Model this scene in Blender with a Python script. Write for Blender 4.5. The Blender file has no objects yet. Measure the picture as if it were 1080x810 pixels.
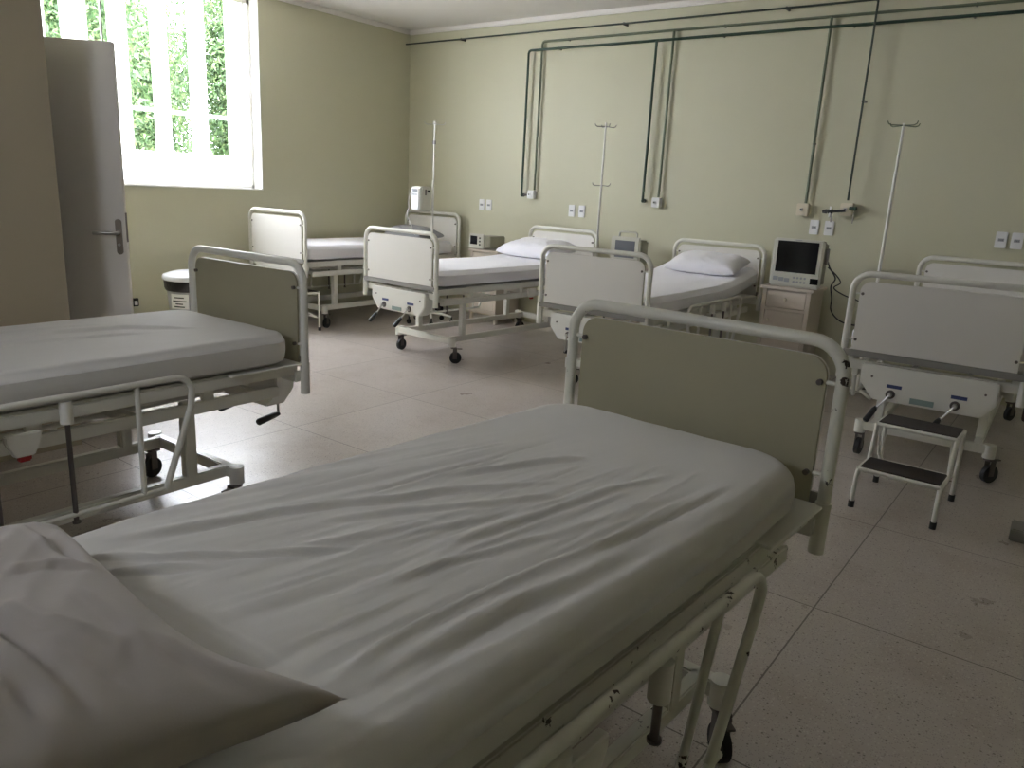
import bpy, bmesh, math, random
import numpy as np
from mathutils import Vector, Matrix, noise as mnoise

PI = math.pi
COL = bpy.context.scene.collection
rng = random.Random(7)

# ------------------------------------------------------------------ materials
def mat(name, col, rough=.5, metal=0., spec=.5, bump=None, var=None, trans=None, coat=0., chips=None):
    m = bpy.data.materials.new(name); m.use_nodes = True
    nt = m.node_tree; N = nt.nodes; L = nt.links
    b = N['Principled BSDF']
    b.inputs['Base Color'].default_value = (*col, 1)
    b.inputs['Roughness'].default_value = rough
    b.inputs['Metallic'].default_value = metal
    b.inputs['Specular IOR Level'].default_value = spec
    b.inputs['Coat Weight'].default_value = coat
    tc = N.new('ShaderNodeTexCoord')
    last = None
    if var:                                   # (scale, second colour, amount)
        n = N.new('ShaderNodeTexNoise'); n.inputs['Scale'].default_value = var[0]; n.inputs['Detail'].default_value = 4
        L.new(tc.outputs['Object'], n.inputs['Vector'])
        mx = N.new('ShaderNodeMix'); mx.data_type = 'RGBA'
        mx.inputs['A'].default_value = (*col, 1); mx.inputs['B'].default_value = (*var[1], 1)
        mr = N.new('ShaderNodeMapRange'); mr.inputs['From Min'].default_value = .35; mr.inputs['From Max'].default_value = .7
        mr.inputs['To Max'].default_value = var[2]
        L.new(n.outputs['Fac'], mr.inputs['Value']); L.new(mr.outputs['Result'], mx.inputs['Factor'])
        L.new(mx.outputs['Result'], b.inputs['Base Color']); last = mx.outputs['Result']
    if chips:                                 # (scale, threshold, chip colour) worn paint
        n = N.new('ShaderNodeTexNoise'); n.inputs['Scale'].default_value = chips[0]; n.inputs['Detail'].default_value = 6
        n.inputs['Roughness'].default_value = .65
        L.new(tc.outputs['Object'], n.inputs['Vector'])
        mr = N.new('ShaderNodeMapRange'); mr.inputs['From Min'].default_value = chips[1]; mr.inputs['From Max'].default_value = chips[1] + .015
        L.new(n.outputs['Fac'], mr.inputs['Value'])
        mx = N.new('ShaderNodeMix'); mx.data_type = 'RGBA'
        if last: L.new(last, mx.inputs['A'])
        else: mx.inputs['A'].default_value = (*col, 1)
        mx.inputs['B'].default_value = (*chips[2], 1)
        L.new(mr.outputs['Result'], mx.inputs['Factor']); L.new(mx.outputs['Result'], b.inputs['Base Color'])
    if bump:                                  # (scale, strength, distance)
        n = N.new('ShaderNodeTexNoise'); n.inputs['Scale'].default_value = bump[0]; n.inputs['Detail'].default_value = 5
        L.new(tc.outputs['Object'], n.inputs['Vector'])
        bp = N.new('ShaderNodeBump'); bp.inputs['Strength'].default_value = bump[1]; bp.inputs['Distance'].default_value = bump[2]
        L.new(n.outputs['Fac'], bp.inputs['Height']); L.new(bp.outputs['Normal'], b.inputs['Normal'])
    return m

M = {}
M['wall'] = mat('wall_paint', (.545, .53, .39), .55, var=(.9, (.515, .50, .365), .6), bump=(180, .12, .002))
M['wall_shaded'] = mat('shaded_wall_paint', (.44, .385, .285), .55, var=(.9, (.41, .36, .26), .6), bump=(180, .12, .002))  # room wall paint darkened: shade of the backlit partition put into the colour
M['ceiling'] = mat('ceiling_paint', (.78, .75, .72), .8, bump=(90, .1, .002))
M['plaster'] = mat('white_plaster', (.85, .85, .83), .7)
M['paint'] = mat('cream_white_enamel', (.70, .69, .63), .32, chips=(11, .735, (.06, .04, .03)))
M['paint_worn'] = mat('worn_white_enamel', (.66, .65, .58), .34, chips=(17, .635, (.035, .022, .016)))
M['paint_clean'] = mat('white_enamel', (.74, .73, .68), .3)
M['panel'] = mat('cream_laminate', (.72, .70, .66), .45, var=(3, (.68, .66, .62), .5))
M['panel_back'] = mat('beige_laminate', (.375, .35, .245), .42, var=(2.5, (.345, .32, .22), .6))
M['grey_metal'] = mat('grey_metal', (.27, .26, .245), .5, .2)
M['steel'] = mat('steel', (.55, .54, .52), .28, 1.)
M['dark_steel'] = mat('dark_steel', (.16, .14, .13), .35, .8)
M['brass_steel'] = mat('aged_steel', (.30, .26, .22), .35, .7)
M['black'] = mat('black_rubber', (.02, .02, .02), .5)
M['grip'] = mat('black_plastic', (.025, .025, .028), .35)
M['red'] = mat('red_plastic', (.35, .02, .02), .4)
M['blue'] = mat('blue_label', (.06, .08, .20), .5)
M['teal'] = mat('grey_green_label', (.25, .33, .31), .5)
M['door'] = mat('door_paint', (.84, .80, .75), .45, var=(2, (.81, .77, .72), .5))
M['cream'] = mat('cream_wood_paint', (.58, .51, .43), .5, var=(4, (.53, .46, .38), .5))
M['cream_plastic'] = mat('cream_plastic', (.66, .60, .47), .4)
M['white_plastic'] = mat('white_plastic', (.78, .78, .78), .35)
M['beige_plastic'] = mat('beige_device_plastic', (.56, .55, .48), .4)
M['device_dark'] = mat('olive_grey_plastic', (.30, .29, .22), .5)
M['screen'] = mat('dark_screen', (.006, .006, .007), .12)
M['screen_grey'] = mat('grey_screen', (.16, .17, .19), .15)
M['key'] = mat('grey_keys', (.33, .34, .36), .5)
M['green'] = mat('dark_green_pipe', (.018, .05, .028), .4)
M['olive'] = mat('olive_green_pipe', (.13, .155, .10), .4)
M['dgreen'] = mat('blackish_green_pipe', (.022, .038, .024), .4)
M['bin'] = mat('grey_bin_plastic', (.42, .42, .44), .4)
M['binlid'] = mat('white_bin_lid', (.78, .79, .82), .25)
M['bag'] = mat('black_bag', (.015, .014, .016), .35, bump=(30, .6, .01))
M['paper'] = mat('white_paper', (.8, .8, .78), .7)
M['ink'] = mat('dark_ink', (.05, .05, .05), .7)
M['tread'] = mat('brown_rubber_tread', (.045, .035, .032), .6, bump=(60, .5, .003))
M['red_brown'] = mat('dark_brown_cover', (.05, .025, .022), .6)
M['trunk'] = mat('bark', (.10, .065, .04), .9, bump=(20, .8, .02))
M['ground'] = mat('concrete_yard', (.55, .53, .48), .9, var=(2, (.45, .43, .38), .7))
M['outer'] = mat('white_render', (.85, .85, .82), .8)

def sheet_mat(name, col, col2):
    m = bpy.data.materials.new(name); m.use_nodes = True
    nt = m.node_tree; N = nt.nodes; L = nt.links; b = N['Principled BSDF']
    b.inputs['Roughness'].default_value = .85; b.inputs['Specular IOR Level'].default_value = .2
    b.inputs['Sheen Weight'].default_value = .15
    tc = N.new('ShaderNodeTexCoord')
    n = N.new('ShaderNodeTexNoise'); n.inputs['Scale'].default_value = 1.8; n.inputs['Detail'].default_value = 3
    L.new(tc.outputs['Object'], n.inputs['Vector'])
    mx = N.new('ShaderNodeMix'); mx.data_type = 'RGBA'; mx.inputs['A'].default_value = (*col, 1); mx.inputs['B'].default_value = (*col2, 1)
    L.new(n.outputs['Fac'], mx.inputs['Factor']); L.new(mx.outputs['Result'], b.inputs['Base Color'])
    mp = N.new('ShaderNodeMapping'); mp.inputs['Scale'].default_value = (14, 3, 14)
    mp.inputs['Rotation'].default_value = (0, 0, .2)
    L.new(tc.outputs['Object'], mp.inputs['Vector'])
    n2 = N.new('ShaderNodeTexNoise'); n2.inputs['Scale'].default_value = 1.; n2.inputs['Detail'].default_value = 6
    L.new(mp.outputs['Vector'], n2.inputs['Vector'])
    n3 = N.new('ShaderNodeTexNoise'); n3.inputs['Scale'].default_value = 420; n3.inputs['Detail'].default_value = 2
    L.new(tc.outputs['Object'], n3.inputs['Vector'])
    b1 = N.new('ShaderNodeBump'); b1.inputs['Strength'].default_value = .35; b1.inputs['Distance'].default_value = .012
    b2 = N.new('ShaderNodeBump'); b2.inputs['Strength'].default_value = .12; b2.inputs['Distance'].default_value = .001
    L.new(n2.outputs['Fac'], b1.inputs['Height']); L.new(n3.outputs['Fac'], b2.inputs['Height'])
    L.new(b1.outputs['Normal'], b2.inputs['Normal']); L.new(b2.outputs['Normal'], b.inputs['Normal'])
    return m
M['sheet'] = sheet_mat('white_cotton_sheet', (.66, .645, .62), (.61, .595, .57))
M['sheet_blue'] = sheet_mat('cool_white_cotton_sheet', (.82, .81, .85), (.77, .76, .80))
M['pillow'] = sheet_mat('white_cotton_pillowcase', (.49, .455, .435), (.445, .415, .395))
M['pillow_grey'] = sheet_mat('grey_blanket', (.34, .34, .35), (.26, .26, .27))

def terrazzo():
    m = bpy.data.materials.new('terrazzo_slabs'); m.use_nodes = True
    nt = m.node_tree; N = nt.nodes; L = nt.links; b = N['Principled BSDF']
    tc = N.new('ShaderNodeTexCoord')
    def math_(op, a, c=None):
        n = N.new('ShaderNodeMath'); n.operation = op
        for i, v in enumerate((a, c)):
            if v is None: continue
            if isinstance(v, (int, float)): n.inputs[i].default_value = v
            else: L.new(v, n.inputs[i])
        return n.outputs[0]
    def mix(fac, a, c):
        n = N.new('ShaderNodeMix'); n.data_type = 'RGBA'
        for k, v in (('Factor', fac), ('A', a), ('B', c)):
            if isinstance(v, float): n.inputs[k].default_value = v
            elif isinstance(v, tuple): n.inputs[k].default_value = (*v, 1)
            else: L.new(v, n.inputs[k])
        return n.outputs['Result']
    sp = N.new('ShaderNodeSeparateXYZ'); L.new(tc.outputs['Object'], sp.inputs[0])
    n1 = N.new('ShaderNodeTexNoise'); n1.inputs['Scale'].default_value = 1.3; n1.inputs['Detail'].default_value = 5
    L.new(tc.outputs['Object'], n1.inputs['Vector'])
    base = mix(n1.outputs['Fac'], (.54, .485, .45), (.45, .40, .37))
    # slab to slab tone
    fx = math_('FLOOR', math_('DIVIDE', math_('ADD', sp.outputs['X'], .590 + 50.9), 1.018))
    fy = math_('FLOOR', math_('DIVIDE', math_('ADD', sp.outputs['Y'], -2.755 + 48.5), .97))
    wn = N.new('ShaderNodeTexWhiteNoise'); wn.noise_dimensions = '2D'
    cb = N.new('ShaderNodeCombineXYZ'); L.new(fx, cb.inputs[0]); L.new(fy, cb.inputs[1]); L.new(cb.outputs[0], wn.inputs['Vector'])
    base = mix(math_('MULTIPLY', wn.outputs['Value'], .28), base, (.33, .29, .265))
    ns = N.new('ShaderNodeTexNoise'); ns.inputs['Scale'].default_value = 2.6; ns.inputs['Detail'].default_value = 8; ns.inputs['Roughness'].default_value = .7
    L.new(tc.outputs['Object'], ns.inputs['Vector'])
    ms = N.new('ShaderNodeMapRange'); ms.inputs['From Min'].default_value = .50; ms.inputs['From Max'].default_value = .72; ms.inputs['To Max'].default_value = .45
    L.new(ns.outputs['Fac'], ms.inputs['Value'])
    base = mix(ms.outputs['Result'], base, (.30, .23, .175))
    for sc, th, c, amt in ((95, .16, (.60, .57, .52), .55), (60, .10, (.09, .07, .06), .7), (170, .2, (.20, .17, .15), .5)):
        v = N.new('ShaderNodeTexVoronoi'); v.inputs['Scale'].default_value = sc
        L.new(tc.outputs['Object'], v.inputs['Vector'])
        sel = N.new('ShaderNodeSeparateColor'); L.new(v.outputs['Color'], sel.inputs[0])
        pick = math_('LESS_THAN', sel.outputs[0], .35)
        inside = math_('LESS_THAN', v.outputs['Distance'], th * 2)
        base = mix(math_('MULTIPLY', math_('MULTIPLY', pick, inside), amt), base, c)
    # joints
    def joint(o, off, per):
        t = math_('MODULO', math_('ADD', o, off), per)
        d = math_('MINIMUM', t, math_('SUBTRACT', per, t))
        return math_('LESS_THAN', d, .0028)
    j = math_('MAXIMUM', joint(sp.outputs['X'], .590 + 50.9, 1.018), joint(sp.outputs['Y'], -2.755 + 48.5, .97))
    base = mix(math_('MULTIPLY', j, .75), base, (.07, .055, .045))
    L.new(base, b.inputs['Base Color'])
    n4 = N.new('ShaderNodeTexNoise'); n4.inputs['Scale'].default_value = 6; n4.inputs['Detail'].default_value = 6
    L.new(tc.outputs['Object'], n4.inputs['Vector'])
    mr = N.new('ShaderNodeMapRange'); mr.inputs['To Min'].default_value = .22; mr.inputs['To Max'].default_value = .40
    L.new(n4.outputs['Fac'], mr.inputs['Value']); L.new(mr.outputs['Result'], b.inputs['Roughness'])
    bp = N.new('ShaderNodeBump'); bp.inputs['Strength'].default_value = .08; bp.inputs['Distance'].default_value = .004
    L.new(n4.outputs['Fac'], bp.inputs['Height']); L.new(bp.outputs['Normal'], b.inputs['Normal'])
    return m
M['floor'] = terrazzo()

def frosted():
    m = bpy.data.materials.new('frosted_glass'); m.use_nodes = True
    nt = m.node_tree; N = nt.nodes; L = nt.links
    for n in list(N):
        if n.type != 'OUTPUT_MATERIAL': N.remove(n)
    out = N['Material Output']
    t = N.new('ShaderNodeBsdfTranslucent'); t.inputs['Color'].default_value = (.97, .97, .97, 1)
    d = N.new('ShaderNodeBsdfDiffuse'); d.inputs['Color'].default_value = (.9, .9, .9, 1)
    mx = N.new('ShaderNodeMixShader'); mx.inputs[0].default_value = .12
    L.new(t.outputs[0], mx.inputs[1]); L.new(d.outputs[0], mx.inputs[2]); L.new(mx.outputs[0], out.inputs[0])
    return m
M['frost'] = frosted()

def leafm():
    m = bpy.data.materials.new('leaves'); m.use_nodes = True
    nt = m.node_tree; N = nt.nodes; L = nt.links
    b = N['Principled BSDF']; out = N['Material Output']
    g = N.new('ShaderNodeNewGeometry')
    cr = N.new('ShaderNodeValToRGB')
    cr.color_ramp.elements[0].color = (.03, .065, .022, 1); cr.color_ramp.elements[1].color = (.14, .19, .075, 1)
    e = cr.color_ramp.elements.new(.5); e.color = (.07, .13, .05, 1)
    L.new(g.outputs['Random Per Island'], cr.inputs['Fac'])
    L.new(cr.outputs['Color'], b.inputs['Base Color']); b.inputs['Roughness'].default_value = .5
    t = N.new('ShaderNodeBsdfTranslucent'); L.new(cr.outputs['Color'], t.inputs['Color'])
    mx = N.new('ShaderNodeMixShader'); mx.inputs[0].default_value = .35
    L.new(b.outputs[0], mx.inputs[1]); L.new(t.outputs[0], mx.inputs[2]); L.new(mx.outputs[0], out.inputs[0])
    return m
M['leaf'] = leafm()

# ------------------------------------------------------------------ mesh helpers
class MB:
    def __init__(s): s.bm = bmesh.new()
    def box(s, c, d, rot=None, bev=0., seg=2):
        t = bmesh.new(); bmesh.ops.create_cube(t, size=1)
        bmesh.ops.scale(t, vec=d, verts=t.verts)
        if bev: bmesh.ops.bevel(t, geom=list(t.edges), offset=bev, segments=seg, affect='EDGES', clamp_overlap=True)
        mt = Matrix.Translation(c)
        if rot: mt = mt @ Matrix.Rotation(rot[0], 4, 'X') @ Matrix.Rotation(rot[1], 4, 'Y') @ Matrix.Rotation(rot[2], 4, 'Z') if not isinstance(rot, Matrix) else mt @ rot
        bmesh.ops.transform(t, matrix=mt, verts=t.verts)
        me = bpy.data.meshes.new('t'); t.to_mesh(me); t.free(); s.bm.from_mesh(me); bpy.data.meshes.remove(me); return s
    def tube(s, pts, r, n=12, cap=True):
        P = [Vector(p) for p in pts]
        rr = r if isinstance(r, (list, tuple)) else [r] * len(P)
        rings = []; up = None
        for i, p in enumerate(P):
            a = (P[i] - P[i-1]).normalized() if i else (P[1] - P[0]).normalized()
            b = (P[i+1] - P[i]).normalized() if i < len(P) - 1 else a
            t = (a + b).normalized()
            if up is None:
                up = Vector((0, 0, 1)) if abs(t.z) < .9 else Vector((0, 1, 0))
                up = (up - t * up.dot(t)).normalized()
            else:
                up = (up - t * up.dot(t)).normalized()
            sd = t.cross(up)
            k = 1 / max(.5, math.cos(a.angle(b) / 2)) if i and i < len(P) - 1 else 1
            rings.append([s.bm.verts.new(p + (up * math.cos(2*PI*j/n) + sd * math.sin(2*PI*j/n)) * rr[i] * (k if k < 1.2 else 1.0)) for j in range(n)])
        for i in range(len(rings) - 1):
            for j in range(n):
                s.bm.faces.new((rings[i][j], rings[i][(j+1) % n], rings[i+1][(j+1) % n], rings[i+1][j]))
        if cap:
            s.bm.faces.new(rings[0][::-1]); s.bm.faces.new(rings[-1])
        return s
    def cyl(s, c, r, h, axis='z', n=20):
        d = {'x': Vector((h/2, 0, 0)), 'y': Vector((0, h/2, 0)), 'z': Vector((0, 0, h/2))}[axis]
        return s.tube([Vector(c) - d, Vector(c) + d], r, n)
    def lathe(s, prof, c=(0, 0, 0), n=32):
        c = Vector(c); rings = []
        for r, z in prof:
            rings.append([s.bm.verts.new(c + Vector((r*math.cos(2*PI*j/n), r*math.sin(2*PI*j/n), z))) for j in range(n)] if r > 1e-6 else [s.bm.verts.new(c + Vector((0, 0, z)))])
        for a, b in zip(rings, rings[1:]):
            for j in range(n):
                q = [a[j % len(a)], a[(j+1) % len(a)], b[(j+1) % len(b)], b[j % len(b)]]
                u = []
                for v in q:
                    if v not in u: u.append(v)
                if len(u) > 2: s.bm.faces.new(u)
        return s
    def prism(s, poly, y0, y1, bev=0.):          # polygon in x,z extruded along y
        t = bmesh.new()
        a = [t.verts.new((x, y0, z)) for x, z in poly]; b = [t.verts.new((x, y1, z)) for x, z in poly]
        t.faces.new(a); t.faces.new(b[::-1]); k = len(poly)
        for i in range(k): t.faces.new((a[i], b[i], b[(i+1) % k], a[(i+1) % k]))
        bmesh.ops.recalc_face_normals(t, faces=t.faces)
        if bev: bmesh.ops.bevel(t, geom=list(t.edges), offset=bev, segments=2, affect='EDGES', clamp_overlap=True)
        me = bpy.data.meshes.new('t'); t.to_mesh(me); t.free(); s.bm.from_mesh(me); bpy.data.meshes.remove(me); return s
    def build(s, name, m, parent=None, smooth=40, mtx=None):
        bmesh.ops.recalc_face_normals(s.bm, faces=s.bm.faces)
        if mtx is not None: bmesh.ops.transform(s.bm, matrix=mtx, verts=s.bm.verts)
        me = bpy.data.meshes.new(name); s.bm.to_mesh(me); s.bm.free()
        return link(name, me, m, parent, smooth)

def link(name, me, m, parent=None, smooth=40):
    me.materials.append(m)
    if smooth:
        for p in me.polygons: p.use_smooth = True
        try: me.set_sharp_from_angle(angle=math.radians(smooth))
        except Exception: pass
    o = bpy.data.objects.new(name, me); COL.objects.link(o)
    if parent: o.parent = parent
    return o

def arc_pts(c, r, a0, a1, n, plane='xz'):
    out = []
    for i in range(n + 1):
        a = a0 + (a1 - a0) * i / n
        u, v = c[0] + r * math.cos(a), c[1] + r * math.sin(a)
        out.append((u, v))
    return out

def rounded_poly(x0, z0, x1, z1, r_top, r_bot=.004, n=8):
    p = arc_pts((x1 - r_top, z1 - r_top), r_top, 0, PI/2, n) + arc_pts((x0 + r_top, z1 - r_top), r_top, PI/2, PI, n)
    p += arc_pts((x0 + r_bot, z0 + r_bot), r_bot, PI, 1.5*PI, 3) + arc_pts((x1 - r_bot, z0 + r_bot), r_bot, 1.5*PI, 2*PI, 3)
    return p

def thing(name, label, cat, loc=(0, 0, 0), rz=0, group=None, scale=None):
    o = bpy.data.objects.new(name, None); COL.objects.link(o)
    o.location = loc; o.rotation_euler = (0, 0, rz); o.empty_display_size = .1
    if scale: o.scale = scale
    return tag(o, label, cat, group)
def tag(o, label, cat, group=None):
    o['label'] = label; o['category'] = cat
    if group: o['group'] = group
    return o
def struct(o): o['kind'] = 'structure'; return o
def copy_tree(o, parent=None):
    c = o.copy(); COL.objects.link(c)
    if parent is not None: c.parent = parent
    for ch in list(o.children): copy_tree(ch, c)
    return c
def relabel(o, label, cat=None):
    o['label'] = label
    if cat: o['category'] = cat
    return o

# ------------------------------------------------------------------ the room
XW, YW, ZC = -6.91, 6.98, 3.19          # window wall, pipe wall, ceiling
XR, YB = 2.4, -.75                      # right wall and wall behind the camera
struct(MB().box(((XW + XR)/2, (YW + YB)/2, -.05), (XR - XW + .5, YW - YB + .5, .1)).build('floor', M['floor'], smooth=0))
struct(MB().box(((XW + XR)/2, (YW + YB)/2, ZC + .1), (XR - XW + .8, YW - YB + .8, .2)).build('ceiling', M['ceiling'], smooth=0))
struct(MB().box(((XW + XR)/2, YW + .1, ZC/2), (XR - XW + .8, .2, ZC)).build('wall_back', M['wall'], smooth=0))
struct(MB().box((XR + .1, (YW + YB)/2, ZC/2), (.2, YW - YB, ZC)).build('wall_right', M['wall'], smooth=0))
VX0, VX1, VZ0, VZ1 = -2.5, -1.72, 1.85, 2.45      # small unseen window added in the wall behind the camera for fill light
b = MB()
b.box(((XW + VX0)/2 - .2, YB - .1, ZC/2), (VX0 - XW + .4, .2, ZC)); b.box(((VX1 + XR)/2 + .2, YB - .1, ZC/2), (XR - VX1 + .4, .2, ZC))
b.box(((VX0 + VX1)/2, YB - .1, VZ0/2), (VX1 - VX0, .2, VZ0)); b.box(((VX0 + VX1)/2, YB - .1, (VZ1 + ZC)/2), (VX1 - VX0, .2, ZC - VZ1))
struct(b.build('wall_front', M['wall'], smooth=0))
b = MB()
for x in (VX0 + .03, (VX0 + VX1)/2, VX1 - .03): b.box((x, YB - .1, (VZ0 + VZ1)/2), (.06, .06, VZ1 - VZ0))
for z in (VZ0 + .03, VZ1 - .03): b.box(((VX0 + VX1)/2, YB - .1, z), (VX1 - VX0, .06, .06))
struct(b.build('fill_window', M['plaster'], smooth=0))
WY0, WY1, WZ0, WZ1, TW = 2.62, 4.883, 1.315, 3.10, .20
b = MB()
b.box((XW - TW/2, (YB + WY0)/2, ZC/2), (TW, WY0 - YB, ZC))
b.box((XW - TW/2, (WY1 + YW)/2, ZC/2), (TW, YW - WY1, ZC))
b.box((XW - TW/2, (WY0 + WY1)/2, WZ0/2), (TW, WY1 - WY0, WZ0))
b.box((XW - TW/2, (WY0 + WY1)/2, (WZ1 + ZC)/2), (TW, WY1 - WY0, ZC - WZ1))
struct(b.build('wall_left', M['wall'], smooth=0))
# crown strip below the ceiling
struct(MB().box(((XW + XR)/2, YW - .02, 3.166), (XR - XW, .04, .05), bev=.01).build('trim_1', M['ceiling']))
struct(MB().box((XW + .02, (YW + YB)/2, 3.166), (.04, YW - YB - .1, .05), bev=.01).build('trim_2', M['ceiling']))
# bathroom partition with its doorway
PXF, PYN = -4.17, 1.76
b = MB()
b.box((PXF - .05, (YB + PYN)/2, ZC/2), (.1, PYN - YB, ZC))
struct(b.build('wall_partition', M['wall_shaded'], smooth=0))
b = MB()
b.box(((XW - 4.79)/2, PYN - .06, ZC/2), (-4.79 - XW, .12, ZC))
b.box(((-4.79 + PXF - .1)/2, PYN - .06, (2.12 + ZC)/2), (PXF - .1 + 4.79, .12, ZC - 2.12))
struct(b.build('wall_bathroom', M['wall'], smooth=0))

# window: frame, frosted uprights with clear gaps, plaster reveal
w = MB()
fx = XW - .145
for y0, y1, z0, z1 in ((WY0, WY0 + .045, WZ0, WZ1), (WY1 - .045, WY1, WZ0, WZ1), (WY0, WY1, WZ0, WZ0 + .045), (WY0, WY1, WZ1 - .04, WZ1)):
    w.box((fx, (y0 + y1)/2, (z0 + z1)/2), (.05, y1 - y0, z1 - z0), bev=.004)
win = struct(w.build('window_1', M['plaster']))
fw = [(2.67, 2.80), (2.90, 3.0), (3.12, 3.33), (3.50, 3.665), (3.875, 4.03), (4.235, 4.405), (4.625, 4.835)]
for a, c in fw:
    MB().box((fx - .02, (a + c)/2, (WZ0 + WZ1)/2), (.012, c - a, WZ1 - WZ0 - .09)).build('frosted_strip', M['frost'], win, smooth=0)
MB().box((fx, (WY0 + WY1)/2, 1.985), (.012, WY1 - WY0 - .09, .035)).build('crossbar', M['frost'], win, smooth=0)
MB().box((fx + .02, (WY0 + WY1)/2, 1.48), (.012, WY1 - WY0 - .09, .26)).build('frosted_kick_pane', M['frost'], win, smooth=0)
for a, c in ((3.42, 3.432), (4.79, 4.797)):
    MB().box((fx + .03, (a + c)/2, (WZ0 + WZ1)/2), (.02, c - a, WZ1 - WZ0 - .09)).build('guide_rod', M['grey_metal'], win, smooth=0)
r = MB()
r.box((XW - .055, WY1 - .004, (WZ0 + WZ1)/2), (.13, .012, WZ1 - WZ0))
r.box((XW - .055, WY0 + .004, (WZ0 + WZ1)/2), (.13, .012, WZ1 - WZ0))
r.box((XW - .055, (WY0 + WY1)/2, WZ0 + .004), (.13, WY1 - WY0, .012))
r.build('window_reveal', M['plaster'], win, smooth=0)

# door leaf standing ajar
ang = math.atan2(2.168 - 1.958, -4.342 + 4.563)
dt = struct(MB().box((.3, .0175, 1.055), (.6, .035, 2.09), bev=.003).build('door_1', M['door']))
dt.location = (-4.342 - .6*math.cos(ang), 2.168 - .6*math.sin(ang), 0); dt.rotation_euler = (0, 0, ang)
h = MB()
pl = rounded_poly(.548, .985, .581, 1.18, .016, .016)
h.prism(pl, -.008, 0)
h.build('lock_plate', M['brass_steel'], dt)
h = MB(); h.tube([(.564, -.005, 1.105), (.564, -.045, 1.105), (.55, -.052, 1.106), (.445, -.052, 1.102)], .0095, 10)
h.build('lever_handle', M['steel'], dt)
MB().cyl((.564, -.009, 1.04), .008, .01, 'y').build('key_cylinder', M['steel'], dt)
MB().box((.6005, .0175, 1.135), (.003, .022, .16)).build('latch_plate', M['dark_steel'], dt)

# ------------------------------------------------------------------ outside the window
struct(MB().box((-17, 3.5, -.35), (19.6, 34, .3)).build('ground', M['ground'], smooth=0))
t = MB().box((-10.2, 3.5, .72), (.15, 16, 1.85)).box((-10.2, 3.5, 1.67), (.24, 16, .06)).build('garden_wall', M['outer'], smooth=0)
struct(t)
def leaf_mesh(name, n, rad, center, seed, size=.075):
    g = np.random.default_rng(seed)
    # clumps on a crown, leaves around each clump
    k = 320
    d = g.normal(size=(k, 3)); d /= np.linalg.norm(d, axis=1)[:, None]
    cl = d * (g.random((k, 1)) ** .40) * np.array(rad)
    idx = g.integers(0, k, n)
    p = cl[idx] + g.normal(size=(n, 3)) * .30
    a = g.normal(size=(n, 3)); a[:, 2] -= .7; a /= np.linalg.norm(a, axis=1)[:, None]
    c = g.normal(size=(n, 3)); bdir = np.cross(a, c); bdir /= np.linalg.norm(bdir, axis=1)[:, None]
    s = size * (.6 + .8 * g.random((n, 1)))
    p += np.array(center)
    V = np.empty((n, 4, 3))
    V[:, 0] = p; V[:, 1] = p + a*s*.9 + bdir*s*.32; V[:, 2] = p + a*s*2.1; V[:, 3] = p + a*s*.9 - bdir*s*.32
    me = bpy.data.meshes.new(name)
    me.vertices.add(n*4); me.vertices.foreach_set('co', V.reshape(-1))
    me.loops.add(n*4); me.loops.foreach_set('vertex_index', np.arange(n*4, dtype=np.int32))
    me.polygons.add(n); me.polygons.foreach_set('loop_start', np.arange(0, n*4, 4, dtype=np.int32))
    me.update(calc_edges=True); me.validate()
    return me
trees = [(-12.6, 4.75, 1.75, 'leafy tree outside the window, seen above the door and through the left gap', 0),
         (-12.6, 9.35, 1.75, 'leafy tree outside, seen through the two right gaps of the window', 0),
         (-17.8, 8.2, 2.1, 'farther leafy tree outside, filling the middle gap of the window', 0),
         (-17.8, 13.9, 2.1, 'farthest right leafy tree outside, behind the right edge of the window', 0)]
for i, (x, y, r_, lab, ry) in enumerate(trees):
    t = thing('leafy_tree', lab, 'tree', (x, y, -.2), 0, 'trees outside the window')
    tr = MB(); tr.tube([(0, 0, 0), (.1, .05, 1.2), (-.05, .1, 2.4), (.1, -.1, 3.6)], [.2, .17, .13, .07], 12)
    for q in range(5):
        a = q*1.3 + i
        tr.tube([(.02, .06, 1.6 + .3*q), (.7*math.cos(a), .7*math.sin(a), 2.5 + .3*q), (1.3*math.cos(a), 1.3*math.sin(a), 3.3 + .3*q)], [.07, .045, .02], 8)
    tr.build('trunk', M['trunk'], t)
    me = leaf_mesh('foliage', 85000 if i < 2 else 70000, (r_ * .8, r_*1.0, 2.6), (0, 0, 3.1), 10 + i, .05 if i < 2 else .075)
    link('foliage', me, M['leaf'], t, smooth=0)

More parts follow.
